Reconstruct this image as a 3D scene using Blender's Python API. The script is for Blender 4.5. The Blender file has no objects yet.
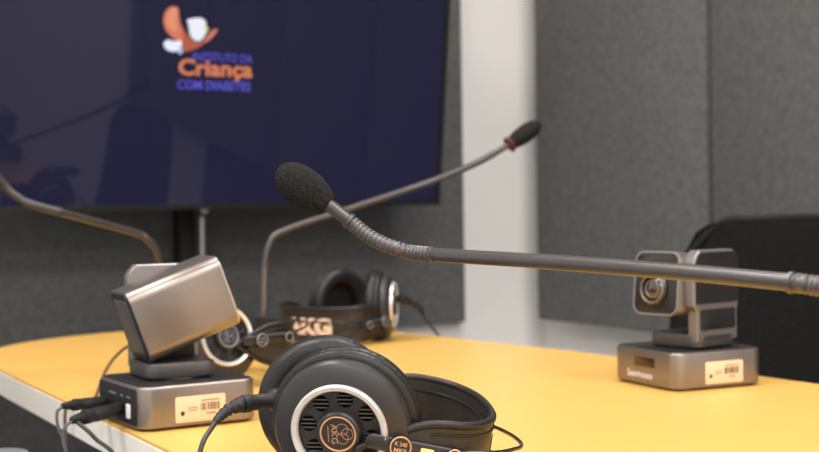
import bpy, bmesh, math, random
from mathutils import Vector, Matrix
random.seed(4)
PI = math.pi
R = math.radians
S = bpy.context.scene
COL = S.collection

# ------------------------------------------------------------------ materials
def mat(name, base, rough=.5, metal=0., spec=.5, noise=None, bump=None, emit=None, emit_s=1., sheen=0., coat=0.):
    m = bpy.data.materials.new(name); m.use_nodes = True
    nt = m.node_tree; b = nt.nodes['Principled BSDF']
    b.inputs['Base Color'].default_value = (*base, 1)
    b.inputs['Roughness'].default_value = rough
    b.inputs['Metallic'].default_value = metal
    b.inputs['Specular IOR Level'].default_value = spec
    if sheen: b.inputs['Sheen Weight'].default_value = sheen
    if coat:
        b.inputs['Coat Weight'].default_value = coat; b.inputs['Coat Roughness'].default_value = .12
    if emit:
        b.inputs['Emission Color'].default_value = (*emit, 1); b.inputs['Emission Strength'].default_value = emit_s
    tc = nt.nodes.new('ShaderNodeTexCoord')
    if noise:                                           # (scale, amount, detail)
        n = nt.nodes.new('ShaderNodeTexNoise'); n.inputs['Scale'].default_value = noise[0]; n.inputs['Detail'].default_value = noise[2]
        nt.links.new(tc.outputs['Object'], n.inputs['Vector'])
        r = nt.nodes.new('ShaderNodeValToRGB')
        r.color_ramp.elements[0].position = .3; r.color_ramp.elements[1].position = .7
        r.color_ramp.elements[0].color = (*[c * (1 - noise[1]) for c in base], 1)
        r.color_ramp.elements[1].color = (*[min(1, c * (1 + noise[1])) for c in base], 1)
        nt.links.new(n.outputs['Fac'], r.inputs['Fac']); nt.links.new(r.outputs['Color'], b.inputs['Base Color'])
    if bump:                                            # (scale, strength, distance)
        n = nt.nodes.new('ShaderNodeTexNoise'); n.inputs['Scale'].default_value = bump[0]; n.inputs['Detail'].default_value = 3
        nt.links.new(tc.outputs['Object'], n.inputs['Vector'])
        u = nt.nodes.new('ShaderNodeBump'); u.inputs['Strength'].default_value = bump[1]; u.inputs['Distance'].default_value = bump[2]
        nt.links.new(n.outputs['Fac'], u.inputs['Height']); nt.links.new(u.outputs['Normal'], b.inputs['Normal'])
    return m

M = dict(
    wall=mat('wall_paint', (.80, .775, .75), .8, noise=(6, .02, 2), bump=(180, .15, .001)),
    ceiling=mat('ceiling_paint', (.85, .84, .82), .9, noise=(5, .02, 2)),
    floor=mat('floor_carpet', (.20, .20, .20), .95, noise=(140, .3, 3), bump=(300, .5, .003)),
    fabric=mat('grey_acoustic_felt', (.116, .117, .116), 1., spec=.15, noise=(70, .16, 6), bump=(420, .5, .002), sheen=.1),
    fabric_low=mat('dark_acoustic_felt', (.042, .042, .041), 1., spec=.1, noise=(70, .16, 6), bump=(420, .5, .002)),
    table=mat('yellow_laminate', (.70, .405, .102), .36, spec=.4, noise=(3, .025, 3)),
    band=mat('cream_edge_band', (.84, .80, .74), .5, noise=(4, .03, 2)),
    leg=mat('table_leg_grey', (.09, .09, .095), .5, noise=(8, .05, 2)),
    alu=mat('brushed_grey_aluminium', (.285, .245, .222), .34, metal=.85, noise=(40, .04, 3)),
    alu_mid=mat('light_grey_anodised', (.27, .25, .245), .36, metal=.7, noise=(40, .04, 3)),
    alu_dark=mat('dark_grey_anodised', (.105, .10, .10), .4, metal=.6, noise=(40, .05, 3)),
    alu_edge=mat('polished_aluminium_edge', (.50, .48, .47), .28, metal=.9),
    black_gloss=mat('black_gloss_plastic', (.018, .018, .019), .22),
    black=mat('black_plastic', (.016, .0155, .016), .5, spec=.35, noise=(60, .1, 2)),
    black_soft=mat('black_rubber', (.013, .013, .013), .6, noise=(60, .1, 2)),
    leather=mat('black_leatherette', (.012, .0112, .011), .42, spec=.42, noise=(40, .12, 3), bump=(260, .35, .0012)),
    strap=mat('dark_brown_black_leather', (.021, .017, .0155), .45, spec=.5, noise=(40, .12, 3), bump=(200, .3, .001)),
    foam=mat('black_foam', (.022, .0215, .021), 1., spec=.1, noise=(500, .5, 3), bump=(700, .9, .003)),
    cup=mat('cup_face_black', (.025, .0235, .0235), .38, noise=(30, .06, 2)),
    ring=mat('satin_silver', (.86, .84, .81), .33, metal=.62, noise=(20, .04, 2)),
    dark=mat('recess_black', (.004, .004, .004), .9, spec=.05),
    gold=mat('copper_gold_print', (.66, .36, .20), .4, metal=.5),
    grey_sheen_print=mat('grey_print_with_painted_sheen', (.30, .32, .38), .45, metal=.3),  # grey socket print; on rear headphones, gold print with bluish reflection painted in
    strapprint=mat('pale_strap_print', (.82, .60, .46), .5),
    yellow=mat('yellow_tab', (.95, .62, .18), .5),
    boom=mat('dark_grey_satin_metal', (.095, .086, .086), .33, metal=.6, noise=(50, .05, 2)),
    flex=mat('gooseneck_steel', (.105, .098, .10), .34, metal=.65),
    cable=mat('black_cable', (.022, .02, .02), .45),
    cable_grey=mat('grey_cable', (.10, .10, .105), .5),
    cable_brown=mat('dark_brown_cable', (.10, .055, .035), .5),
    sticker=mat('cream_sticker', (.84, .58, .37), .6),
    ink=mat('sticker_ink', (.10, .06, .04), .7),
    white_ink=mat('white_print', (.80, .78, .76), .6),
    glass=mat('lens_glass', (.03, .02, .018), .04, spec=.9, coat=1.),
    irwin=mat('ir_window', (.045, .017, .010), .15),
    band_dark=mat('smoked_sensor_band', (.030, .017, .013), .12),
    red=mat('red_ring', (.13, .014, .010), .5),
    chair=mat('black_chair_mesh', (.0085, .0085, .0085), .85, spec=.2, noise=(160, .35, 3), bump=(260, .5, .002)),
    chair_plastic=mat('black_chair_plastic', (.010, .010, .010), .6, spec=.25),
    arm=mat('grey_arm_pad', (.24, .24, .245), .3, metal=.35),
    steel=mat('chair_steel', (.45, .45, .46), .3, metal=.9),
    tvframe=mat('tv_bezel_black', (.012, .011, .011), .3),
    tvscreen=mat('tv_screen_glass', (.006, .006, .007), .03, spec=.24, emit=(.0100, .0098, .034), emit_s=1.),
    l_wing=mat('logo_wing_orange', (.02, .01, .008), .5, emit=(.62, .17, .085), emit_s=1.),
    l_wing2=mat('logo_wing_pale', (.02, .01, .008), .5, emit=(.73, .26, .14), emit_s=1.),
    l_body=mat('logo_body_brown', (.02, .01, .008), .5, emit=(.40, .075, .035), emit_s=1.),
    l_white=mat('logo_white', (.02, .02, .02), .5, emit=(.80, .82, .95), emit_s=1.),
    l_beak=mat('logo_beak', (.02, .02, .01), .5, emit=(.72, .70, .22), emit_s=1.),
    l_pale=mat('logo_pale_blue', (.02, .02, .02), .5, emit=(.40, .50, .72), emit_s=1.),
    l_orange=mat('logo_text_orange', (.02, .01, .008), .5, emit=(.64, .185, .085), emit_s=1.),
    l_blue=mat('logo_text_blue', (.01, .01, .02), .5, emit=(.085, .075, .62), emit_s=1.),
)

# ------------------------------------------------------------------ helpers
def tag(o, label=None, cat=None, group=None, kind=None):
    if label: o['label'] = label
    if cat: o['category'] = cat
    if group: o['group'] = group
    if kind: o['kind'] = kind
    return o

def empty(name, loc=(0, 0, 0), rz=0., label=None, cat=None, group=None):
    o = bpy.data.objects.new(name, None); COL.objects.link(o)
    o.location = loc; o.rotation_euler = (0, 0, rz); o.empty_display_size = .05
    return tag(o, label, cat, group)

def obj(name, bm, m, parent=None, smooth=True, angle=35, local=None):
    bmesh.ops.recalc_face_normals(bm, faces=bm.faces[:])
    me = bpy.data.meshes.new(name); bm.to_mesh(me); bm.free()
    for mm in (m if isinstance(m, (list, tuple)) else [m]): me.materials.append(mm)
    if smooth:
        me.polygons.foreach_set('use_smooth', [True] * len(me.polygons))
        me.set_sharp_from_angle(angle=R(angle))
    o = bpy.data.objects.new(name, me); COL.objects.link(o)
    if parent is not None: o.parent = parent
    if local is not None: o.matrix_local = local
    return o

def T(x=0, y=0, z=0): return Matrix.Translation((x, y, z))
def RX(a): return Matrix.Rotation(R(a), 4, 'X')
def RY(a): return Matrix.Rotation(R(a), 4, 'Y')
def RZ(a): return Matrix.Rotation(R(a), 4, 'Z')

def zto(d):                                             # rotation taking +Z to d
    return Vector((0, 0, 1)).rotation_difference(Vector(d).normalized()).to_matrix().to_4x4()

def rrect(w, h, r, n=6):
    r = max(1e-5, min(r, w / 2 - 1e-5, h / 2 - 1e-5)); out = []
    for cx, cy, a0 in ((w/2 - r, h/2 - r, 0), (-w/2 + r, h/2 - r, 90), (-w/2 + r, -h/2 + r, 180), (w/2 - r, -h/2 + r, 270)):
        for k in range(n + 1):
            a = R(a0 + 90 * k / n); out.append((cx + r * math.cos(a), cy + r * math.sin(a)))
    return out

def loops(bm, rings, closed_ends=True, mi=0):            # connect equal-length vertex rings
    vs = [[bm.verts.new(p) for p in ring] for ring in rings]
    n = len(vs[0])
    for a, b in zip(vs, vs[1:]):
        for i in range(n):
            f = bm.faces.new((a[i], a[(i+1) % n], b[(i+1) % n], b[i])); f.material_index = mi
    if closed_ends:
        bm.faces.new(list(reversed(vs[0]))).material_index = mi; bm.faces.new(vs[-1]).material_index = mi
    return vs

def rbox(bm, w, h, z0, z1, r=.005, c=.001, mx=None, n=6, mi=0, cn=2):   # rounded prism along z with softened ends
    rings = []
    steps = [(c * (1 - math.sin(k / cn * PI / 2)), c * (1 - math.cos(k / cn * PI / 2))) for k in range(cn + 1)]
    for ins, dz in steps: rings.append((ins, z0 + dz_low(c, ins)))
    for ins, dz in reversed(steps): rings.append((ins, z1 - dz_low(c, ins)))
    mx = mx or Matrix()
    loops(bm, [[mx @ Vector((x, y, z)) for x, y in rrect(w - 2*i, h - 2*i, max(r - i, 1e-4), n)] for i, z in rings], mi=mi)

def dz_low(c, ins):                                     # quarter-round: inset ins (c..0) -> height (0..c)
    if c <= 0: return 0.
    t = 1 - ins / c
    return c * (1 - math.sqrt(max(0., 1 - t * t)))

def prism(bm, pts, y0, y1, mx=None, c=0., mi=0):        # 2D outline (x,z) extruded along y
    mx = mx or Matrix()
    cx = sum(p[0] for p in pts) / len(pts); cz = sum(p[1] for p in pts) / len(pts)
    def ins(k):
        out = []
        for x, z in pts:
            d = math.hypot(x - cx, z - cz); f = max(0, (d - k) / d) if d else 1
            out.append((cx + (x - cx) * f, cz + (z - cz) * f))
        return out
    R_ = [(c, y0), (0, y0 + c), (0, y1 - c), (c, y1)] if c else [(0, y0), (0, y1)]
    loops(bm, [[mx @ Vector((x, y, z)) for x, z in ins(k)] for k, y in R_], mi=mi)

def lathe(bm, prof, seg=48, mx=None, mi=0, rmod=None, caps=True):
    mx = mx or Matrix(); rings = []
    for r, h in prof:
        ring = []
        for k in range(seg):
            a = 2 * PI * k / seg; rr = r * (rmod(a, r, h) if rmod else 1)
            ring.append(mx @ Vector((rr * math.cos(a), rr * math.sin(a), h)))
        rings.append(ring)
    loops(bm, rings, closed_ends=caps, mi=mi)

def torus(bm, Rm, r, h=0., seg=48, n=12, mx=None, sx=1., mi=0):    # ring about z
    mx = mx or Matrix(); rings = []
    for k in range(n + 1):
        a = 2 * PI * k / n
        rings.append([mx @ Vector(((Rm + r*math.cos(a))*math.cos(2*PI*j/seg), (Rm + r*math.cos(a))*math.sin(2*PI*j/seg), h + sx*r*math.sin(a))) for j in range(seg)])
    vs = [[bm.verts.new(p) for p in ring] for ring in rings[:-1]]
    for i in range(n):
        a, b = vs[i], vs[(i+1) % n]
        for j in range(seg): bm.faces.new((a[j], a[(j+1) % seg], b[(j+1) % seg], b[j])).material_index = mi

def spline(pts, per=12):
    P = [Vector(p) for p in pts]; P = [2*P[0] - P[1]] + P + [2*P[-1] - P[-2]]; out = []
    for i in range(1, len(P) - 2):
        p0, p1, p2, p3 = P[i-1:i+3]
        for k in range(per):
            t = k / per
            out.append(.5 * ((2*p1) + (p2 - p0)*t + (2*p0 - 5*p1 + 4*p2 - p3)*t*t + (3*p1 - p0 - 3*p2 + p3)*t**3))
    out.append(P[-2]); return out

def frames(pts, up=None):
    out = []; prev = None
    for i, p in enumerate(pts):
        t = (pts[min(i+1, len(pts)-1)] - pts[max(i-1, 0)]).normalized()
        if prev is None:
            a = Vector((0, 0, 1)) if abs(t.z) < .9 else Vector((1, 0, 0)); n = (a - t * a.dot(t)).normalized()
        else: n = (prev - t * prev.dot(t)).normalized()
        prev = n; out.append((p, t, n, t.cross(n)))
    return out

def tube(bm, pts, r, seg=12, mi=0):
    rad = r if callable(r) else (lambda s: r)
    F = frames(pts); L = len(F) - 1
    loops(bm, [[p + rad(i/L) * (n*math.cos(2*PI*k/seg) + b*math.sin(2*PI*k/seg)) for k in range(seg)] for i, (p, t, n, b) in enumerate(F)], mi=mi)

def box(bm, x0, x1, y0, y1, z0, z1, mx=None, mi=0):
    mx = mx or Matrix()
    v = [bm.verts.new(mx @ Vector(p)) for p in ((x0,y0,z0),(x1,y0,z0),(x1,y1,z0),(x0,y1,z0),(x0,y0,z1),(x1,y0,z1),(x1,y1,z1),(x0,y1,z1))]
    for f in ((3,2,1,0),(4,5,6,7),(0,1,5,4),(1,2,6,5),(2,3,7,6),(3,0,4,7)): bm.faces.new([v[i] for i in f]).material_index = mi

def text_polys(body, bold=0.):                          # flat lettering outlines from Blender's own font
    cu = bpy.data.curves.new('lettering', 'FONT'); cu.body = body; cu.offset = bold; cu.resolution_u = 3
    o = bpy.data.objects.new('lettering', cu); COL.objects.link(o)
    bpy.context.view_layer.update()
    me = bpy.data.meshes.new_from_object(o.evaluated_get(bpy.context.evaluated_depsgraph_get()))
    V = [v.co.copy() for v in me.vertices]; P = [list(p.vertices) for p in me.polygons]
    bpy.data.objects.remove(o); bpy.data.curves.remove(cu); bpy.data.meshes.remove(me)
    x0 = min(v.x for v in V); x1 = max(v.x for v in V); y0 = min(v.y for v in V); y1 = max(v.y for v in V)
    return [((v.x - x0) / (x1 - x0), (v.y - y0) / (y1 - y0)) for v in V], P

def lettering(bm, body, fn, bold=0., mi=0):             # fn maps unit (u, v) of the text box to 3D
    V, P = text_polys(body, bold); vs = [bm.verts.new(fn(u, v)) for u, v in V]
    for p in P:
        try: bm.faces.new([vs[i] for i in p]).material_index = mi
        except ValueError: pass

def copy_tree(o, parent=None):
    c = o.copy(); COL.objects.link(c)
    if parent is not None: c.parent = parent
    for ch in list(o.children): copy_tree(ch, c)
    return c

# ------------------------------------------------------------------ the room
XR, YL, XB, YB, ZC = 2.10, 2.715, -2.7, -3.4, 2.75
def slab(name, *b, m):
    bm = bmesh.new(); box(bm, *b); o = obj(name, bm, M[m], smooth=False); o['kind'] = 'structure'; return o
slab('floor', XB - .1, XR + .1, YB - .1, YL + .1, -.1, 0, m='floor')
slab('ceiling', XB - .1, XR + .1, YB - .1, YL + .1, ZC, ZC + .1, m='ceiling')
slab('wall_left', XB - .1, XR + .1, YL, YL + .1, 0, ZC, m='wall')
slab('wall_right', XR, XR + .1, YB, YL, 0, ZC, m='wall')
slab('wall_back', XB - .1, XR + .1, YB - .1, YB, 0, ZC, m='wall')
slab('wall_front', XB - .1, XB, YB, YL, 0, ZC, m='wall')

def felt(name, size, mx, label, group='grey felt acoustic panels', m='fabric'):
    w, h, d = size
    bm = bmesh.new(); rbox(bm, w, h, 0, d, .006, .004, n=3)
    o = obj(name, bm, M[m], local=mx); return tag(o, label, 'wall panel', group)
# left (television) wall: face towards -y
LM = lambda x, z: T(x, YL - .001, z) @ RX(90)
felt('acoustic_panel', (2.10, 1.95, .034), LM(1.834 - 1.05, .648 + .975), 'wide dark grey felt panel on the wall behind the television')
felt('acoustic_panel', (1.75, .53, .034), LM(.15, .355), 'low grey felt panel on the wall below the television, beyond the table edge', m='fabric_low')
# right wall: face towards -x
RM = lambda y, z: T(XR - .001, y, z) @ RZ(-90) @ RX(90)
y = 2.639; W_ = .582
for i in range(6):
    w = W_ if i < 5 else .20
    felt('acoustic_panel', (w, 1.95, .079), RM(y - w/2, .6465 + .975),
         ['tall grey felt panel right of the bare white wall strip', 'tall grey felt panel right of the dark vertical gap, above the black chair back',
          'third tall grey felt panel along the right wall from the room corner', 'fourth tall grey felt panel along the right wall from the room corner',
          'fifth tall grey felt panel along the right wall from the room corner', 'narrow grey felt panel ending the row on the right wall'][i])
    y -= w + .016
felt('acoustic_panel', (1.70, .56, .05), RM(1.95 - .85, .345), 'added low dark panel on the right wall, darkening the television reflection', m='fabric_low')  # added panel, keeps the white lower wall out of the screen reflection

# ------------------------------------------------------------------ the table
TZ = .74
left = [(.456, 1.695), (.4365, 1.365), (.4175, 1.043), (.395, .66), (.36, .1), (.315, -.62)]
far = [(1.137, -.62), (1.137, .3), (1.137, .9), (1.1365, 1.3), (1.128, 1.45), (1.113, 1.60), (1.096, 1.74), (1.055, 1.885), (.985, 1.99), (.88, 2.06), (.755, 2.078), (.63, 2.045), (.535, 1.972), (.482, 1.86)]
outline = [Vector((*p, 0)) for p in left[::-1]][:-1] + spline([(*left[0], 0)] + [(*p, 0) for p in far[::-1]], 5)
table = empty('conference_table', (.78, .75, 0), 0, 'long yellow topped table with a rounded far end and cream edge', 'table')
def plate(bm, pts, z0, z1, inset=0.):
    c = sum(pts, Vector()) / len(pts); off = Vector((-.78, -.75, 0))
    q = []
    n = len(pts)
    for i, p in enumerate(pts):
        t = (pts[(i+1) % n] - pts[i-1]).normalized(); nn = Vector((-t.y, t.x, 0))
        if nn.dot(c - p) < 0: nn = -nn
        q.append(p + nn * inset + off)
    return q, loops(bm, [[v + Vector((0, 0, z)) for v in q] for z in (z0, z1)])
bm = bmesh.new(); plate(bm, outline, TZ - .003, TZ, .0012); obj('tabletop', bm, M['table'], table, smooth=False)
bm = bmesh.new(); plate(bm, outline, TZ - .031, TZ - .0031); obj('edge_band', bm, M['band'], table, angle=50)
for yy in (.05, 1.45):
    bm = bmesh.new(); rbox(bm, .07, .40, .0, TZ - .0312, .02, .004); obj('leg', bm, M['leg'], table, local=T(.0, yy - .75, 0))
bm = bmesh.new(); box(bm, -.012, .012, -.66, .66, .42, TZ - .0313); obj('modesty_beam', bm, M['leg'], table, smooth=False)

# ------------------------------------------------------------------ the television
tv = empty('television', (1.071, 2.47, .9325), 0, 'wall-facing black flat television showing a navy slide with a bird logo', 'television')
tv['label'] = 'large black flat television showing a navy slide with a bird logo'
tv.rotation_euler = (R(7.0), 0, 0)
TW, TH = 1.105, .632
bm = bmesh.new(); rbox(bm, TW, TH, 0, .028, .006, .003, mx=T(0, .030, TH/2) @ RX(90), n=3)
obj('housing', bm, M['tvframe'], tv)
bm = bmesh.new(); rbox(bm, .62, .36, 0, .03, .02, .008, mx=T(0, .0595, TH*.42) @ RX(90), n=4); obj('rear_cover', bm, M['tvframe'], tv)
def frame_ring(bm, w, h, t, tb, y0, y1):
    o_ = [(-w/2, 0), (w/2, 0), (w/2, h), (-w/2, h)]; i_ = [(-w/2 + t, tb), (w/2 - t, tb), (w/2 - t, h - t), (-w/2 + t, h - t)]
    vo = [[bm.verts.new((x, yy, z)) for x, z in o_] for yy in (y0, y1)]; vi = [[bm.verts.new((x, yy, z)) for x, z in i_] for yy in (y0, y1)]
    for k in range(4):
        j = (k+1) % 4
        bm.faces.new((vo[0][k], vo[0][j], vi[0][j], vi[0][k])); bm.faces.new((vo[1][k], vo[1][j], vi[1][j], vi[1][k]))
        bm.faces.new((vo[0][k], vo[0][j], vo[1][j], vo[1][k])); bm.faces.new((vi[0][k], vi[0][j], vi[1][j], vi[1][k]))
bm = bmesh.new(); frame_ring(bm, TW, TH, .011, .010, -.003, .0025); obj('bezel', bm, M['tvframe'], tv, smooth=False)
bm = bmesh.new(); box(bm, -TW/2 + .0105, TW/2 - .0105, 0, .0015, .0095, TH - .0105)
screen = obj('screen', bm, M['tvscreen'], tv, smooth=False)
# slide artwork, laid out in metres from the screen centre
SC = Vector((-.001, 0, .3085))
def sl(px, py, lift=.0006): return Vector((SC.x + (px - 208) / 476, -lift, SC.z + (50 - py) / 544))
def sl_crop(cx, cy, lift): return sl(155 + cx / 7.53, cy / 7.53, lift)
def blob(name, pts, m, lift, smooth=4):
    p = spline([(*q, 0) for q in pts + pts[:1]], smooth)[:-1]
    bm = bmesh.new(); bm.faces.new([bm.verts.new(sl_crop(q.x, q.y, lift)) for q in p])
    bmesh.ops.triangulate(bm, faces=bm.faces[:]); return obj(name, bm, M[m], screen, smooth=False)
blob('logo_body', [(85,150),(120,200),(180,180),(215,235),(250,275),(300,308),(350,305),(335,338),(285,365),(215,388),(185,340),(125,285)], 'l_body', .0004)
blob('logo_wing', [(85,62),(120,42),(160,55),(166,110),(176,175),(190,230),(195,300),(130,285),(75,230),(55,160),(62,100)], 'l_wing', .0006)
blob('logo_wing', [(335,318),(375,265),(400,225),(445,195),(453,210),(430,250),(380,300)], 'l_wing', .0006)
blob('logo_feather', [(95,75),(125,55),(150,70),(146,120),(140,175),(150,235),(110,215),(75,165)], 'l_wing2', .0008)
blob('logo_head', [(225,138),(250,130),(290,120),(340,122),(365,150),(370,200),(372,230),(350,272),(320,300),(280,290),(250,250),(240,190)], 'l_white', .0008)
blob('logo_beak', [(345,195),(368,180),(387,205),(365,218)], 'l_beak', .001)
blob('logo_tail', [(58,330),(90,302),(130,312),(185,305),(190,345),(170,380),(120,393),(75,372)], 'l_white', .0008)
blob('logo_tail_tip', [(160,388),(185,365),(204,385),(180,412)], 'l_pale', .001)
for body, x0, x1, y0, y1, m, bold in (('INSTITUTO DA', 192, 252, 51.5, 60.5, 'l_blue', .004), ('Criança', 178, 252.5, 58.8, 80, 'l_orange', .03), ('COM DIABETES', 177.5, 251, 81, 90.5, 'l_blue', .014)):
    bm = bmesh.new()
    lettering(bm, body, lambda u, v: sl(x0 + (x1 - x0)*u, y1 + (y0 - y1)*v, .0007), bold)
    obj('slide_text', bm, M[m], screen, smooth=False)

stand = empty('television_stand', (1.0945, 2.62, 0), 0, 'black upright floor stand behind and below the television', 'stand')
bm = bmesh.new(); rbox(bm, .034, .05, .03, 1.38, .008, .002); obj('column', bm, M['chair_plastic'], stand, local=T(-.006, 0, 0))
bm = bmesh.new(); tube(bm, [Vector((.026, -.02, z)) for z in (.05, .3, .6, .915)], .0065, 12)
obj('rod', bm, M['steel'], stand)
bm = bmesh.new(); lathe(bm, [(.0, .0), (.007, .0), (.0085, .006), (.006, .012), (0.0005, .013)], 16, T(.026, -.030, .93) @ RX(90)); obj('bolt', bm, M['white_ink'], stand)
bm = bmesh.new(); rbox(bm, .70, .16, .0, .03, .03, .008); obj('foot', bm, M['chair_plastic'], stand)
bm = bmesh.new(); box(bm, -.14, .11, -.058, -.026, 1.10, 1.30); obj('bracket', bm, M['chair_plastic'], stand, smooth=False)

# ------------------------------------------------------------------ conference cameras
def make_camera(loc, rz, pan, tilt, sticker_side, label, barcode_seed):
    t = empty('conference_camera', loc, R(rz), label, 'camera', 'grey swivelling conference cameras')
    BW = .116
    bm = bmesh.new(); rbox(bm, BW, BW, .002, .0400, .014, .0022, n=8, cn=3); base = obj('base', bm, M['alu'], t)
    bm = bmesh.new(); rbox(bm, BW - .005, BW - .005, .0395, .0407, .012, .0004, n=8); obj('top_plate', bm, M['black'], base)
    bm = bmesh.new(); rbox(bm, BW - .008, BW - .008, 0., .003, .012, .0005, n=8); obj('foot_pad', bm, M['black_soft'], base)
    # rear: dark panel with sockets
    RP = T(-BW/2 + .0006, 0, .0210) @ RZ(-90) @ RX(90)
    bm = bmesh.new(); rbox(bm, BW - .020, .033, 0, .0012, .002, .0002, mx=RP, n=3); rear = obj('rear_panel', bm, M['black'], base)
    for yy, w, h, m in ((-.030, .009, .013, 'white_ink'), (-.013, .008, .008, 'dark'), (.006, .012, .008, 'dark'), (.028, .012, .005, 'dark')):
        bm = bmesh.new(); rbox(bm, w, h, .0, .0016, .001, .0002, mx=T(-BW/2 - .0001, yy, .0165) @ RZ(-90) @ RX(90), n=3); obj('socket', bm, M[m], rear)
    bm = bmesh.new()
    for yy, w in ((-.030, .008), (-.013, .006), (.012, .018)): box(bm, -BW/2 - .0010, -BW/2 - .0003, yy - w/2, yy + w/2, .0285, .0298)
    obj('socket_print', bm, M['grey_sheen_print'], rear, smooth=False)
    # front: infrared window and lettering
    bm = bmesh.new(); rbox(bm, .037, .0105, 0, .0008, .0008, .0002, mx=T(BW/2 - .0003, .0035, .0265) @ RZ(90) @ RX(90), n=3); obj('infrared_window', bm, M['irwin'], base)
    bm = bmesh.new(); lettering(bm, 'Seenhouse', lambda u, v: Vector((BW/2 + .0004, -.028 + .046*u, .0090 + .0080*v)), .012); obj('front_lettering', bm, M['white_ink'], base, smooth=False)
    # inventory sticker on one flank
    sg = sticker_side; yS = sg * (BW/2 + .0003)
    x_of = lambda u: (-.024 + .047*u) if sg < 0 else (.0185 - .047*u)
    rnd = random.Random(barcode_seed)
    bm = bmesh.new(); rbox(bm, .049, .0235, 0, .0004, .0018, .0001, mx=T(x_of(.5), yS - sg*.0002, .0175) @ (RX(90) if sg < 0 else RZ(180) @ RX(90)), n=4)
    st = obj('inventory_sticker', bm, M['sticker'], base)
    bm = bmesh.new()
    def q(u0, u1, z0, z1): bm.faces.new([bm.verts.new((x_of(u), yS + sg*.0004, z)) for u, z in ((u0, z0), (u1, z0), (u1, z1), (u0, z1))])
    u = .50
    while u < .90:
        w = rnd.choice((.008, .012, .022, .03)); q(u, u + w, 0.0153, 0.0225); u += w + rnd.choice((.008, .012, .02))
    for k in range(9): q(.52 + k*.042, .55 + k*.042, 0.0239, 0.0251)
    for k in range(4): q(.62 + k*.05, .655 + k*.05, 0.0117, 0.0131)
    for k in range(4):
        q(.25 + k*.045, .28 + k*.045, 0.0180, 0.0190); q(.25 + k*.045, .28 + k*.045, 0.0157, 0.0167)
    q(.09, .16, 0.0120, 0.0160); q(.08, .17, 0.0135, 0.0147)
    obj('sticker_print', bm, M['ink'], st, smooth=False)
    # turning bracket
    br = bpy.data.objects.new('bracket', None); COL.objects.link(br); br.parent = t; br.rotation_euler = (0, 0, R(pan)); br.empty_display_size = .02
    bm = bmesh.new(); lathe(bm, [(.026, .0403), (.026, .0430)], 40); rbox(bm, .068, .068, .0425, .0565, .011, .0016, mx=T(-.002, .007, 0), n=6)
    obj('foot', bm, M['alu_dark'], br)
    y0, y1 = .0275, .0410
    prof = [(-.035, .049), (.031, .049), (.031, .081), (.0365, .087), (.0365, .133), (.0335, .1405), (.027, .146), (-.029, .146), (-.034, .141), (-.0375, .135), (-.0375, .087), (-.035, .081)]
    bm = bmesh.new(); prism(bm, prof, y0, y1, c=.0012); obj('column', bm, M['alu_mid'], br, angle=30)
    bm = bmesh.new(); rbox(bm, .058, .040, -.0004, .0016, .003, .0003, mx=T(-.002, y0, .071) @ RX(90), n=3); obj('inner_cover', bm, M['black'], br)
    bm = bmesh.new()
    prism(bm, [(-.035, .0892), (.034, .0892), (.034, .1322), (.0315, .1388), (.0262, .1435), (-.028, .1435), (-.0322, .1398), (-.035, .134)], y1 - .0004, y1 + .0012, c=.0004)
    rbox(bm, .058, .022, 0, .0014, .003, .0003, mx=T(-.002, y1 - .0004, .072) @ RZ(180) @ RX(90), n=3)
    obj('side_cover', bm, M['black_gloss'], br)
    # head
    hd = bpy.data.objects.new('head', None); COL.objects.link(hd); hd.parent = t; hd.empty_display_size = .02
    hd.matrix_local = RZ(pan) @ T(-.001, -.0030, .1060) @ RY(-tilt)
    HL, HW, HH = .0915, .062, .069
    FX = RY(90) @ RZ(90)                                # local z -> +x, local x -> +y, local y -> +z
    bm = bmesh.new(); rbox(bm, HW, HH, -HL/2, HL/2, .0115, .0012, mx=FX, n=9); obj('sleeve', bm, M['alu'], hd)
    bm = bmesh.new()
    rr = [rrect(HW - .001, HH - .001, .011, 9), rrect(HW - .001, HH - .001, .011, 9), rrect(HW - .0036, HH - .0036, .0097, 9), rrect(HW - .0036, HH - .0036, .0097, 9)]
    loops(bm, [[FX @ Vector((a, b, z)) for a, b in ring] for ring, z in zip(rr, (HL/2 - .002, HL/2 + .0014, HL/2 + .0014, HL/2 - .002))], closed_ends=False)
    obj('front_rim', bm, M['alu_edge'], hd)
    bm = bmesh.new(); rbox(bm, HW - .0035, HH - .0035, HL/2 - .002, HL/2 + .0006, .0097, .0002, mx=FX, n=7); obj('front_panel', bm, M['black_gloss'], hd)
    bm = bmesh.new(); rbox(bm, HW - .010, .0125, HL/2 + .0005, HL/2 + .0011, .002, .0001, mx=T(0, 0, .0235) @ FX, n=3); obj('sensor_band', bm, M['band_dark'], hd)
    LZ = T(HL/2 + .0006, -.002, -.006) @ RY(90)
    bm = bmesh.new(); lathe(bm, [(.0185, -.001), (.0185, .0030), (.0170, .0045), (.0150, .0045), (.0135, .0015), (.0128, -.001)], 48, LZ, caps=False); ln = obj('lens_barrel', bm, M['black_gloss'], hd)
    bm = bmesh.new(); lathe(bm, [(.0129, .0008), (.0105, .0030), (.006, .0046), (.0005, .0052)], 40, LZ); obj('lens_glass', bm, M['glass'], ln)
    bm = bmesh.new(); torus(bm, .0150, .0011, .0046, 48, 8, LZ); torus(bm, .0088, .0007, .0042, 40, 8, LZ); obj('lens_ring', bm, M['alu'], ln)
    bm = bmesh.new(); rbox(bm, HW - .004, HH - .004, -HL/2 - .0010, -HL/2 + .002, .0105, .0003, mx=FX, n=7); rp = obj('rear_panel', bm, M['black'], hd)
    bm = bmesh.new(); rbox(bm, HW - .016, HH - .016, -HL/2 - .0016, -HL/2 - .0005, .005, .0003, mx=FX, n=5); obj('rear_inlay', bm, M['leg'], rp)
    return t
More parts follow.
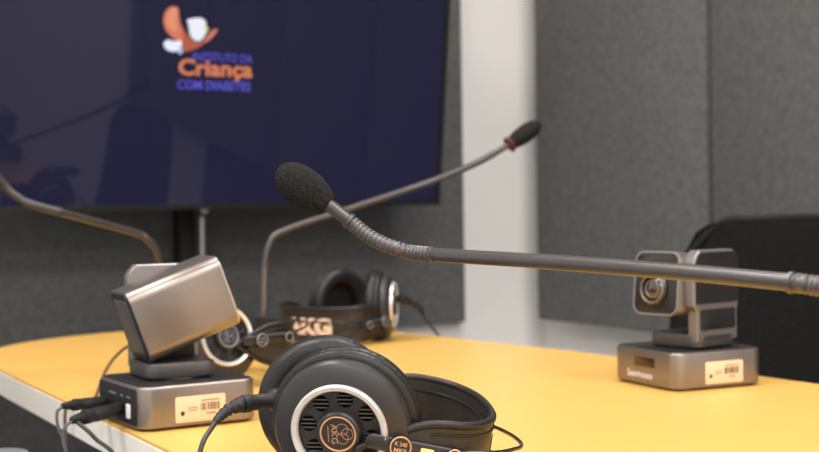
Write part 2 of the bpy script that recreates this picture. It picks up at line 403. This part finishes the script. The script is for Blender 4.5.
make_camera((.4880, 1.2000, TZ), 0, -5, 19.8, -1, 'grey conference camera at the table edge seen from behind, head tilted up', 3)
make_camera((1.0368, 1.0890, TZ), 173, 14, 6, 1, 'grey conference camera with its lens showing, beside the black chair', 8)

# plugs overhanging the table edge behind the first camera
def plug(tip, tail, r, wire, m_wire, label):
    a, b = Vector(tip), Vector(tail); d = (b - a).normalized(); L = (b - a).length
    t = empty('cable_plug', a, 0, label, 'plug', 'black cable plugs')
    Z = zto(d)
    bm = bmesh.new()
    lathe(bm, [(.0004, 0), (r*.82, .0005), (r, .003), (r, L*.52), (r*.92, L*.55), (r*.92, L*.60), (r, L*.63), (r, L*.74)], 28, Z)
    obj('barrel', bm, M['black'], t)
    bm = bmesh.new(); prof = []
    for k in range(6):
        h = L*.74 + k * L*.043; q = r*(.86 - .07*k); prof += [(q, h), (q, h + L*.026), (q*.8, h + L*.027), (q*.8, h + L*.043)]
    lathe(bm, prof, 24, Z); obj('strain_relief', bm, M['black_soft'], t)
    bm = bmesh.new(); tube(bm, spline([tuple(b - a - d*.004)] + [tuple(Vector(w) - a) for w in wire], 10), .0015, 10); obj('wire', bm, M[m_wire], t)
plug((.4270, 1.2230, .7590), (.3815, 1.2130, .7605), .0056, [(0.3780, 1.2130, 0.7570), (0.3770, 1.2138, 0.7498), (0.3785, 1.2130, 0.7390), (0.3835, 1.2110, 0.7209), (0.3855, 1.2090, 0.6605), (0.3865, 1.2090, 0.5605)], 'cable_grey', 'slim black plug with thin grey wire, upper of the two behind the camera')
plug((.4270, 1.1860, .7570), (.3740, 1.1640, .7545), .0066, [(0.3695, 1.1640, 0.7502), (0.3675, 1.1650, 0.7433), (0.3674, 1.1650, 0.7345), (0.3700, 1.1640, 0.7205), (0.3740, 1.1640, 0.6545), (0.3750, 1.1640, 0.5545)], 'cable_grey', 'thick black ribbed plug, lower of the two behind the camera')
wire = empty('loose_cable', (.40, 1.16, .7), 0, 'black wire hanging over the cream table edge under the plugs', 'cable')
bm = bmesh.new(); tube(bm, spline([tuple(Vector(q) - Vector((.40, 1.16, .7))) for q in ((.3800, 1.1640, .7520), (.3871, 1.1574, .7447), (.3936, 1.1531, .7367), (.4046, 1.146, .7259), (.4125, 1.1398, .7070), (.415, 1.135, .66), (.415, 1.13, .58))], 10), .0019, 10)
obj('wire', bm, M['cable'], wire)

# ------------------------------------------------------------------ microphones
def microphone(base, path, flex_ranges, foam_base, foam_tip, foam_r, label, extra=None, r=.0046):
    b = Vector(base); t = empty('gooseneck_microphone', base, 0, label, 'microphone', 'gooseneck table microphones')
    bm = bmesh.new(); lathe(bm, [(.030, 0), (.031, .002), (.031, .010), (.028, .013), (.010, .0145), (.0085, .018), (.0085, .030), (.0055, .034)], 40); obj('base', bm, M['black'], t)
    P = spline([tuple(Vector(p) - b) for p in path], 14)
    cum = [0.]
    for p, q in zip(P, P[1:]): cum.append(cum[-1] + (q - p).length)
    tot = cum[-1]
    bm = bmesh.new(); tube(bm, P, r, 14); st = obj('stem', bm, M['boom'], t)
    def at_len(s):
        for i in range(len(P) - 1):
            if cum[i+1] >= s: return P[i].lerp(P[i+1], (s - cum[i]) / max(1e-9, cum[i+1] - cum[i]))
        return P[-1]
    for f0, f1 in flex_ranges:
        L = (f1 - f0) * tot; n = max(6, int(L / .0031)); bm = bmesh.new()
        pts = [at_len(f0*tot + L*k/(n*6)) for k in range(n*6 + 1)]
        F = frames(pts); rr = [r*(1.0 + .17*(.5 - .5*math.cos(2*PI*q/6))**.7) for q in range(6)]
        loops(bm, [[p + rr[i % 6]*(nn*math.cos(2*PI*k/18) + bb*math.sin(2*PI*k/18)) for k in range(18)] for i, (p, tt, nn, bb) in enumerate(F)])
        obj('flexible_neck', bm, M['flex'], t, angle=80)
        for s in (f0*tot - .004, f1*tot + .001):
            bm = bmesh.new()
            p0, p1 = at_len(max(0, s)), at_len(min(tot, s + .004))
            if (p1 - p0).length > 1e-5: lathe(bm, [(r*1.02, 0), (r*1.22, .0006), (r*1.22, .0030), (r*1.02, .0036)], 16, T(*p0) @ zto(p1 - p0))
            if len(bm.verts): obj('collar', bm, M['boom'], t)
            else: bm.free()
    a, c = Vector(foam_base) - b, Vector(foam_tip) - b; L = (c - a).length; prof = []
    for k in range(27):
        s = 1 - (1 - k / 26)**1.7
        if s < .5: q = .66 + .34*math.sin(min(1, s/.45)*PI/2)
        else: q = math.sqrt(max(0, 1 - ((s - .5)/.5)**2.3))
        if k == 0: prof += [(foam_r*.30, 0), (foam_r*.60, .0004)]
        prof.append((max(.0003, foam_r*q), .002 + (L - .002)*s))
    bm = bmesh.new(); lathe(bm, prof, 36, T(*a) @ zto(c - a)); obj('foam_windscreen', bm, M['foam'], t, angle=60)
    if extra: extra(t, b)
    return t
# nearest: boom crosses the picture at the height of the picture's middle
microphone((.552, .352, TZ),
    [(.552, .352, .768), (.552, .355, .82), (.5505, .372, .868), (.545, .412, .892), (.5349, .4665, .8975), (.5302, .4813, .8990), (.520, .545, .9020), (.505, .640, .9052), (.4858, .757, .9079), (.4742, .7762, .9118), (.4637, .7888, .9186), (.455, .8005, .9289), (.4421, .8079, .9409), (.4370, .8110, .9450)],
    [(.17, .372), (.845, .955)], (.4413, .8084, .9415), (.4129, .8276, .9665), .0134, 'long gooseneck microphone with black foam tip crossing above the front headphones')
def red_band(t, b):
    a, c = Vector((1.2126, 1.6499, 1.0248)), Vector((1.2653, 1.6413, 1.0584))
    bm = bmesh.new(); lathe(bm, [(.0100, -.001), (.0125, .0), (.0125, .0022), (.0100, .003)], 28, T(*(a - b)) @ zto(c - a)); obj('indicator_ring', bm, M['red'], t)
microphone((.8435, 1.7453, TZ), [(.8435, 1.7453, .768), (.8447, 1.7449, .7785), (.8470, 1.7447, .84), (.8490, 1.7447, .8620), (.8545, 1.7445, .8825), (.8751, 1.7405, .9025), (.98, 1.7100, .9360), (1.0884, 1.6793, .9702), (1.1505, 1.6645, .9935), (1.182, 1.6569, 1.0083), (1.2150, 1.6497, 1.0268)],
    [(.04, .16), (.76, .93)], (1.2126, 1.6499, 1.0248), (1.2653, 1.6413, 1.0584), .0138, 'gooseneck microphone behind the far headphones, foam tip against the white wall strip', red_band)
def mic_cable(t, b):
    pts = [(.632, 1.640, .7445), (.6215, 1.6128, .7601), (.5761, 1.5472, .7763), (.5319, 1.4804, .7734), (.4997, 1.4295, .7627), (.4794, 1.3947, .7486), (.4660, 1.3700, .7420), (.4500, 1.358, .7419), (.4330, 1.350, .7412), (.4270, 1.347, .732), (.4265, 1.345, .70), (.427, 1.345, .60)]
    bm = bmesh.new(); tube(bm, spline([tuple(Vector(p) - b) for p in pts], 10), .0018, 10); obj('cable', bm, M['cable_brown'], t)
microphone((.6475, 1.6510, TZ), [(.6475, 1.6510, .768), (.6455, 1.6420, .825), (.6435, 1.6367, .8618), (.6382, 1.6288, .8852), (.6251, 1.6255, .8997), (.6089, 1.6241, .9077), (.54, 1.6000, .9260), (.4655, 1.5731, .9448), (.4499, 1.5712, .952), (.4374, 1.5674, .9602), (.4252, 1.5635, .9741), (.39, 1.556, 1.012), (.36, 1.55, 1.045)],
    [(.05, .16), (.60, .76)], (.357, 1.549, 1.048), (.318, 1.541, 1.092), .0138, 'gooseneck microphone rising behind the left camera and leaving the picture', mic_cable)

# ------------------------------------------------------------------ headphones
HWID, HL_, SOFF = .060, .108, .014
def strap_path(n=60):                                    # U seen from above, from the near ear to the far ear
    pts = []
    for k in range(9): pts.append((.024 + .036*k/9, -(HWID + SOFF)))
    for k in range(n + 1):
        a = -PI/2 + PI*k/n
        ex = math.copysign(abs(math.cos(a))**.82, math.cos(a)); ey = math.copysign(abs(math.sin(a))**.82, math.sin(a))
        pts.append((.060 + (HL_ - .060)*ex, (HWID + SOFF)*ey))
    for k in range(1, 10): pts.append((.060 - .036*k/9, HWID + SOFF))
    return [Vector((x, y, 0)) for x, y in pts]
def emblem(bm, h, sc, rot=-90, mx=None):                  # lettering over three interlocking rings, on a disc facing +z
    Q = (mx or Matrix()) @ T(0, 0, h) @ RZ(rot)
    lettering(bm, 'AKG', lambda u, v: Q @ Vector(((u - .5)*.0140*sc, (-.0046 + .0042*v)*sc, 0)), .0)
    for cx, cy in ((-.0031, .0030), (.0031, .0030), (0, .0064)):
        torus(bm, .0039*sc, .00018*sc, 0, 28, 6, Q @ T(cx*sc, cy*sc, 0))
    for k in range(7):
        x = (-.0052 + .0016*k)*sc; v = [bm.verts.new(Q @ Vector((x + dx*sc, (-.0070 + dy)*sc, 0))) for dx, dy in ((0, 0), (.001, 0), (.001, .0007), (0, .0007))]; bm.faces.new(v)

def make_cup(t, name, mx, printm='gold'):
    c = bpy.data.objects.new(name, None); COL.objects.link(c); c.parent = t; c.matrix_local = mx; c.empty_display_size = .02
    bm = bmesh.new()
    lathe(bm, [(.036, -.0050), (.0455, -.0050), (.0470, -.0030), (.0470, .0010), (.0455, .0040), (.0430, .0058), (.0345, .0090), (.0330, .0092), (.0285, .0082), (.0282, .0062), (.0160, .0062), (.0155, .0090), (.0150, .0125), (.0138, .0140), (.0128, .0142), (.0126, .0132), (.0005, .0132)], 72)
    obj('shell', bm, M['cup'], c, angle=25)
    bm = bmesh.new(); lathe(bm, [(.0332, .0086), (.0331, .0112), (.0322, .0124), (.0294, .0116), (.0283, .0100), (.0285, .0075)], 72, caps=False); obj('silver_ring', bm, M['ring'], c)
    bm = bmesh.new()
    for k in range(8):
        a = 2*PI*k/8 + R(33); C_ = T(.0222*math.cos(a), .0222*math.sin(a), .0063)
        lathe(bm, [(.0056, 0), (.0056, .0002)], 24, C_, mi=0)
        for s in (-.0032, -.0004, .0024):
            hw = math.sqrt(max(0, .0053**2 - s*s)); box(bm, -hw, hw, s, s + .0007, .0001, .0006, mx=C_, mi=1)
    obj('vent_grille', bm, [M['dark'], M['leg']], c, smooth=False)
    bm = bmesh.new(); torus(bm, .0119, .0007, .0136, 48, 8); emblem(bm, .0135, 1.0); obj('emblem', bm, M[printm], c)
    # cushion: two soft rolls with a gathered seam
    gath = lambda a, r, h: 1 + (.010*math.sin(a*58) if (-.0100 > h > -.0160 and r > .04) else 0)
    prof = [(.0360, -.0050), (.0462, -.0048), (.0500, -.0062), (.0516, -.0090), (.0502, -.0116), (.0492, -.0128), (.0505, -.0142), (.0514, -.0180), (.0498, -.0232), (.0455, -.0266), (.0390, -.0275), (.0345, -.0258), (.0305, -.0210), (.0288, -.0130), (.0283, -.0080), (.0005, -.0078)]
    bm = bmesh.new(); lathe(bm, prof, 174, rmod=gath); obj('ear_cushion', bm, M['leather'], c, angle=60)
    return c

def make_headphones(loc, rz, near, far, label, cable=None, droop=0., roll=0., drop=0., sdrop=None, sdroop=None, printm='gold', marker=False):
    t = empty('headphones', loc, R(rz), label, 'headphones', 'black studio headphones')
    ZC_ = .051
    DM = T(0, 0, ZC_ - drop) @ RY(droop) @ T(0, 0, -ZC_)
    SM = T(0, 0, ZC_ - (drop if sdrop is None else sdrop)) @ RY(droop if sdroop is None else sdroop) @ RX(roll) @ T(0, 0, -ZC_)
    U = strap_path(); n = len(U)
    cumulative = [0.]
    for p, q in zip(U, U[1:]): cumulative.append(cumulative[-1] + (q - p).length)
    tot = cumulative[-1]
    nor = []
    for i in range(n):
        d = (U[min(i+1, n-1)] - U[max(i-1, 0)]).normalized(); nor.append(Vector((d.y, -d.x, 0)))   # outward
    def hz(i):                                            # half width of the strap, narrower at the ends
        s = min(cumulative[i], tot - cumulative[i]) / .045
        return .0090 + .0160 * (1 - (1 - min(1, s))**2)
    bm = bmesh.new(); rings = []
    for i in range(n):
        h = hz(i); l = h*LOWF; sec = [(.0018, -l), (.0022, -l*.5), (.0024, 0), (.0022, h*.5), (.0018, h), (-.0018, h), (-.0022, h*.5), (-.0024, 0), (-.0022, -l*.5), (-.0018, -l)]
        rings.append([U[i] + nor[i]*o + Vector((0, 0, ZC_ + z)) for o, z in sec])
    loops(bm, rings); st = obj('headband_strap', bm, M['strap'], t, angle=60, local=SM)
    edge = [U[i] + nor[i]*.0006 + Vector((0, 0, ZC_ + hz(i))) for i in range(n)]
    low = [U[i] + nor[i]*.0006 + Vector((0, 0, ZC_ - hz(i)*LOWF)) for i in range(n)]
    loop = spline([tuple(p) for p in [low[0], low[0] + Vector((-.010, 0, .005)), U[0] + Vector((-.014, 0, ZC_)), edge[0] + Vector((-.010, 0, -.005)), edge[0]]], 6)
    loop2 = spline([tuple(p) for p in [edge[-1], edge[-1] + Vector((-.010, 0, -.005)), U[-1] + Vector((-.014, 0, ZC_)), low[-1] + Vector((-.010, 0, .005)), low[-1]]], 6)
    bm = bmesh.new(); tube(bm, loop[:-1] + edge + loop2[1:-1] + low[::-1], .0030, 10); obj('edge_piping', bm, M['leather'], st, angle=60)
    bm = bmesh.new(); tube(bm, [U[i] - nor[i]*.0026 + Vector((0, 0, ZC_ + hz(i) - .009)) for i in range(8, n - 8)], .0009, 6)
    tube(bm, [U[i] + nor[i]*.0024 + Vector((0, 0, ZC_ + hz(i) - .0065)) for i in range(8, n - 8)], .0009, 6); obj('seam', bm, M['leather'], st)
    def on_strap(s, z, lift):
        s = max(0, min(tot, s))
        for i in range(n - 1):
            if cumulative[i+1] >= s:
                f = (s - cumulative[i]) / max(1e-9, cumulative[i+1] - cumulative[i])
                return U[i].lerp(U[i+1], f) + nor[i].lerp(nor[i+1], f)*lift + Vector((0, 0, ZC_ + z))
    bm = bmesh.new(); lettering(bm, 'AKG', lambda u, v: on_strap(tot*.50 + (u - .5)*.080 + TEXT_SHIFT, -.0125 + .0245*v, .0034), .06); obj('strap_lettering', bm, M['strapprint'], st, smooth=False)
    # slider arms on both ears, with roundels
    for sg in (-1, 1):
        yy = sg*(HWID + .0180)
        F = T(0, yy, ZC_) @ (RX(90) if sg < 0 else RZ(180) @ RX(90))       # local z outwards
        xs = 1 if sg < 0 else -1
        bm = bmesh.new(); rbox(bm, .070, .0100, -.0015, .0030, .0045, .0008, mx=F @ T(xs*.0485, 0, 0), n=5); arm = obj('slider_arm', bm, M['black_gloss'], t, local=DM)
        bm = bmesh.new(); tube(bm, [F @ Vector((xs*x, .0044, .0030)) for x in (.017, .03, .05, .074)], .0007, 6); obj('arm_rail', bm, M['leg'], arm)
        for x, r in ((.037, .0078), (.0740, .0058)):
            bm = bmesh.new(); lathe(bm, [(r, -.001), (r, .0048), (r*.92, .0058), (r*.85, .0060), (r*.82, .0054), (.0003, .0054)], 32, F @ T(xs*x, 0, 0)); d = obj('roundel', bm, M['black_gloss'], arm)
            bm = bmesh.new(); torus(bm, r*.88, .00055, .0061, 36, 8, F @ T(xs*x, 0, 0))
            if r > .007:
                for txt, v0 in (('K 240', .0006), ('MKII', -.0036)):
                    lettering(bm, txt, lambda u, v: F @ T(xs*x, 0, 0) @ Vector(((u - .5)*.0082, v0 + .0028*v, .0057)), .01)
            obj('roundel_print', bm, M[printm], d)
        bm = bmesh.new(); rbox(bm, .0090, .0060, .0036, .0044, .0006, .0002, mx=F @ T(xs*.0555, -.0010, 0), n=3)
        if marker: obj('side_marker', bm, M['yellow'], arm)
        else: bm.free()
    for dz in (.0095, -.0095):
        A = HWID + .0160
        bm = bmesh.new(); tube(bm, [Vector((.074 + .060*abs(math.cos(q))**.75, math.copysign(A*abs(math.sin(q))**.9, q), ZC_ + dz*min(1, .3 + abs(math.cos(q))))) for q in [-PI/2 + PI*k/60 for k in range(61)]], .0015, 10); obj('head_arch', bm, M['black_gloss'], t, local=DM)
    make_cup(t, 'ear_cup', near, printm); make_cup(t, 'ear_cup', far, printm)
    if cable:
        a = Vector(cable['jack']); b = Vector(cable['dir']).normalized(); inv = (T(*loc) @ RZ(rz)).inverted()
        a_l = inv @ a; b_l = (inv.to_3x3() @ b)
        bm = bmesh.new(); Z = T(*a_l) @ zto(b_l)
        lathe(bm, [(.0045, -.012), (.0078, -.011), (.0080, -.002), (.0062, .0), (.0056, .001), (.0056, .014), (.0063, .015), (.0063, .0205), (.0048, .021)], 24, Z); jk = obj('jack', bm, M['black'], t)
        bm = bmesh.new(); P = spline([tuple(a_l + b_l*.021)] + [tuple(inv @ Vector(p)) for p in cable['path']], 14)
        tube(bm, P, .0018, 10); obj('cable', bm, M['cable'], t)
        bm = bmesh.new(); Q = []; acc = 0.; step = .0011; last = P[0]
        dens = [P[i].lerp(P[i+1], q/12) for i in range(min(len(P) - 1, 60)) for q in range(12)]
        for q in dens:
            if not Q or (q - Q[-1]).length >= step: Q.append(q)
            if len(Q) >= 28: break
        Fq = frames(Q)
        loops(bm, [[p + (.0058 - .0031*i/len(Fq))*(1 if (i % 4) < 2 else .76)*(nn*math.cos(2*PI*k/14) + bb*math.sin(2*PI*k/14)) for k in range(14)] for i, (p, tt, nn, bb) in enumerate(Fq)]); obj('strain_relief', bm, M['black_soft'], jk, angle=80)
    return t
TEXT_SHIFT = 0.
LOWF = .84
def cup_mx(sg, x=0., dy=0., yaw=0., pitch=0., z=.0516, spin=0):     # outer face looks to sg*y
    return T(x, sg*HWID + dy, z) @ RZ(yaw) @ RX(-sg*90) @ RX(sg*0) @ RZ(0 if sg < 0 else 180) @ RX(pitch) @ RZ(spin)
make_headphones((.466, .849, TZ), -24, cup_mx(-1, yaw=-19, pitch=11, z=.0518), cup_mx(1, yaw=-10, pitch=0), 'black headphones in front with silver ringed ear cup, standing nearest', droop=13, roll=5, sdroop=9.5, drop=.002, sdrop=.005, marker=True,
    cable=dict(jack=(.4190, .8590, .8040), dir=(-1, .0, -.03), path=[(.3914, .8551, .8030), (.3828, .8545, .7999), (.3695, .845, .7930), (.3557, .8356, .7780), (.349, .829, .74), (.347, .826, .66)]))
make_headphones((.992, 1.7420, TZ), 203, cup_mx(-1, x=-.012, dy=.012, yaw=-14), cup_mx(1, yaw=27), 'black headphones by the far table edge, big pale lettering on the strap', droop=3, drop=.018, printm='grey_sheen_print',
    cable=dict(jack=(1.0300, 1.6600, .7990), dir=(1, .12, -.35), path=[(1.058, 1.6642, .7850), (1.0775, 1.6816, .7690), (1.1084, 1.697, .7420), (1.15, 1.71, .70), (1.155, 1.71, .60)]))
make_headphones((.602, 1.428, TZ), 9, cup_mx(-1, pitch=-10, z=.0560), cup_mx(1), droop=-1, sdroop=5, sdrop=.003, printm='grey_sheen_print', label='black headphones partly hidden behind the left camera')

# ------------------------------------------------------------------ chairs
def make_chair():
    t = empty('office_chair', (0, 0, 0), 0)
    tag(t, None, 'chair', 'black office chairs')
    bm = bmesh.new(); rbox(bm, .46, .48, .42, .49, .07, .022, mx=T(.01, 0, 0), n=6, cn=4); obj('seat', bm, M['chair'], t)
    # backrest: curved shield, rounded top corners, widening downwards
    bm = bmesh.new(); NX, NZ = 24, 22; z0, z1 = .50, .911
    def pt(i, j, back):
        s = -1 + 2*i/NX; v = j/NZ; z = z0 + (z1 - z0)*v
        hw = .250 - .020*v
        zc = z
        crown = .012*(1 - s*s)*v                                # arched top edge
        a = abs(s)
        z = z0 + (z1 - .012 - z0)*v*(1 - .10*max(0, (a - .80)/.20)**2.6) + crown
        yy = s*hw*(1 - .10*max(0, (v - .84)/.16)**2.6*a)
        x = -.225 - .045*v + .050*s*s*1.0 - .012*math.sin(v*PI)
        return Vector((x - (.016 if back else 0), yy, z))
    f = [[bm.verts.new(pt(i, j, 0)) for i in range(NX+1)] for j in range(NZ+1)]; b = [[bm.verts.new(pt(i, j, 1)) for i in range(NX+1)] for j in range(NZ+1)]
    for j in range(NZ):
        for i in range(NX):
            bm.faces.new((f[j][i], f[j][i+1], f[j+1][i+1], f[j+1][i])); bm.faces.new((b[j][i], b[j+1][i], b[j+1][i+1], b[j][i+1]))
    for j in range(NZ):
        for i in (0, NX): bm.faces.new((f[j][i], b[j][i], b[j+1][i], f[j+1][i]))
    for i in range(NX):
        for j in (0, NZ): bm.faces.new((f[j][i], b[j][i], b[j][i+1], f[j][i+1]))
    back = obj('backrest', bm, M['chair'], t, angle=60)
    bm = bmesh.new(); tube(bm, spline([tuple(pt(0, j, 0) + Vector((-.008, 0, 0))) for j in range(0, NZ, 3)] + [tuple(pt(i, NZ, 0) + Vector((-.008, 0, 0))) for i in range(0, NX + 1, 3)] + [tuple(pt(NX, j, 0) + Vector((-.008, 0, 0))) for j in range(NZ - 1, -1, -3)], 4), .0070, 10); obj('back_frame', bm, M['chair_plastic'], back)
    bm = bmesh.new(); tube(bm, spline([(-.06, 0, .415), (-.24, 0, .40), (-.29, 0, .46), (-.295, 0, .60), (-.29, 0, .70)], 8), .022, 14); obj('back_support', bm, M['chair_plastic'], t)
    for sg in (-1, 1):
        bm = bmesh.new(); rbox(bm, .30, .058, .668, .695, .028, .008, mx=T(.0, sg*.272, 0), n=6, cn=3); a = obj('armrest', bm, M['arm'], t)
        bm = bmesh.new(); tube(bm, spline([(.0, sg*.18, .418), (.0, sg*.25, .425), (.0, sg*.270, .47), (.0, sg*.272, .60), (.0, sg*.272, .67)], 8), .016, 12); obj('arm_post', bm, M['chair_plastic'], a)
    bm = bmesh.new(); lathe(bm, [(.03, .10), (.03, .27), (.018, .272), (.018, .40), (.07, .402), (.07, .42)], 28); obj('gas_lift', bm, M['chair_plastic'], t)
    for k in range(5):
        a = 72*k + 18
        bm = bmesh.new(); tube(bm, [RZ(a) @ Vector(p) for p in ((.02, 0, .10), (.12, 0, .095), (.22, 0, .082), (.29, 0, .070))], lambda s: .022 - .008*s, 12); lg = obj('leg', bm, M['chair_plastic'], t)
        bm = bmesh.new()
        for w in (-.014, .014): lathe(bm, [(.0275, -.009), (.0300, -.006), (.0300, .006), (.0275, .009)], 24, RZ(a) @ T(.29, w, .030) @ RX(90))
        obj('caster', bm, M['black_soft'], lg)
    return t
c1 = make_chair(); c1.location = (1.168, 1.252, 0); c1.rotation_euler = (0, 0, PI); c1['label'] = 'black chair with curved back standing at the right side of the table'
c2 = copy_tree(c1); c2.location = (.250, 1.650, 0); c2.rotation_euler = (0, 0, 0); c2['label'] = 'chair left of the table, only its grey rounded armrest showing'

# ------------------------------------------------------------------ light
def area(name, loc, size, power, col, rot=(0, 0, 0)):
    l = bpy.data.lights.new(name, 'AREA'); l.shape = 'SQUARE'; l.size = size; l.energy = power; l.color = col
    o = bpy.data.objects.new(name, l); COL.objects.link(o); o.location = loc; o.rotation_euler = rot
for x in (-1.5, -.05, 1.35):
    for yy in (-2.4, -.55, 1.35):
        area('ceiling_lamp', (x, yy, ZC - .02), .6, 28.0, (1., .98, .955))
w = bpy.data.worlds.new('World'); S.world = w; w.use_nodes = True
w.node_tree.nodes['Background'].inputs['Color'].default_value = (.05, .05, .05, 1)

# ------------------------------------------------------------------ camera
A_, P_, R_ = R(32.05), R(1.1033), R(.87)
f0 = Vector((math.sin(A_), math.cos(A_), 0)); r0 = Vector((math.cos(A_), -math.sin(A_), 0)); up = Vector((0, 0, 1))
f = f0*math.cos(P_) - up*math.sin(P_); u0 = f0*math.sin(P_) + up*math.cos(P_)
r = r0*math.cos(R_) - u0*math.sin(R_); u = u0*math.cos(R_) + r0*math.sin(R_)
cd = bpy.data.cameras.new('Camera'); cam = bpy.data.objects.new('Camera', cd); COL.objects.link(cam)
mx = Matrix((r, u, -f)).transposed().to_4x4(); mx.translation = (0, 0, .944); cam.matrix_world = mx
cd.sensor_width = 36; cd.lens = 1350*36/819; cd.clip_start = .02
cd.dof.use_dof = True; cd.dof.focus_distance = .93; cd.dof.aperture_fstop = 10.5
S.camera = cam
S.view_settings.view_transform = 'Standard'; S.view_settings.look = 'None'; S.view_settings.exposure = 0.
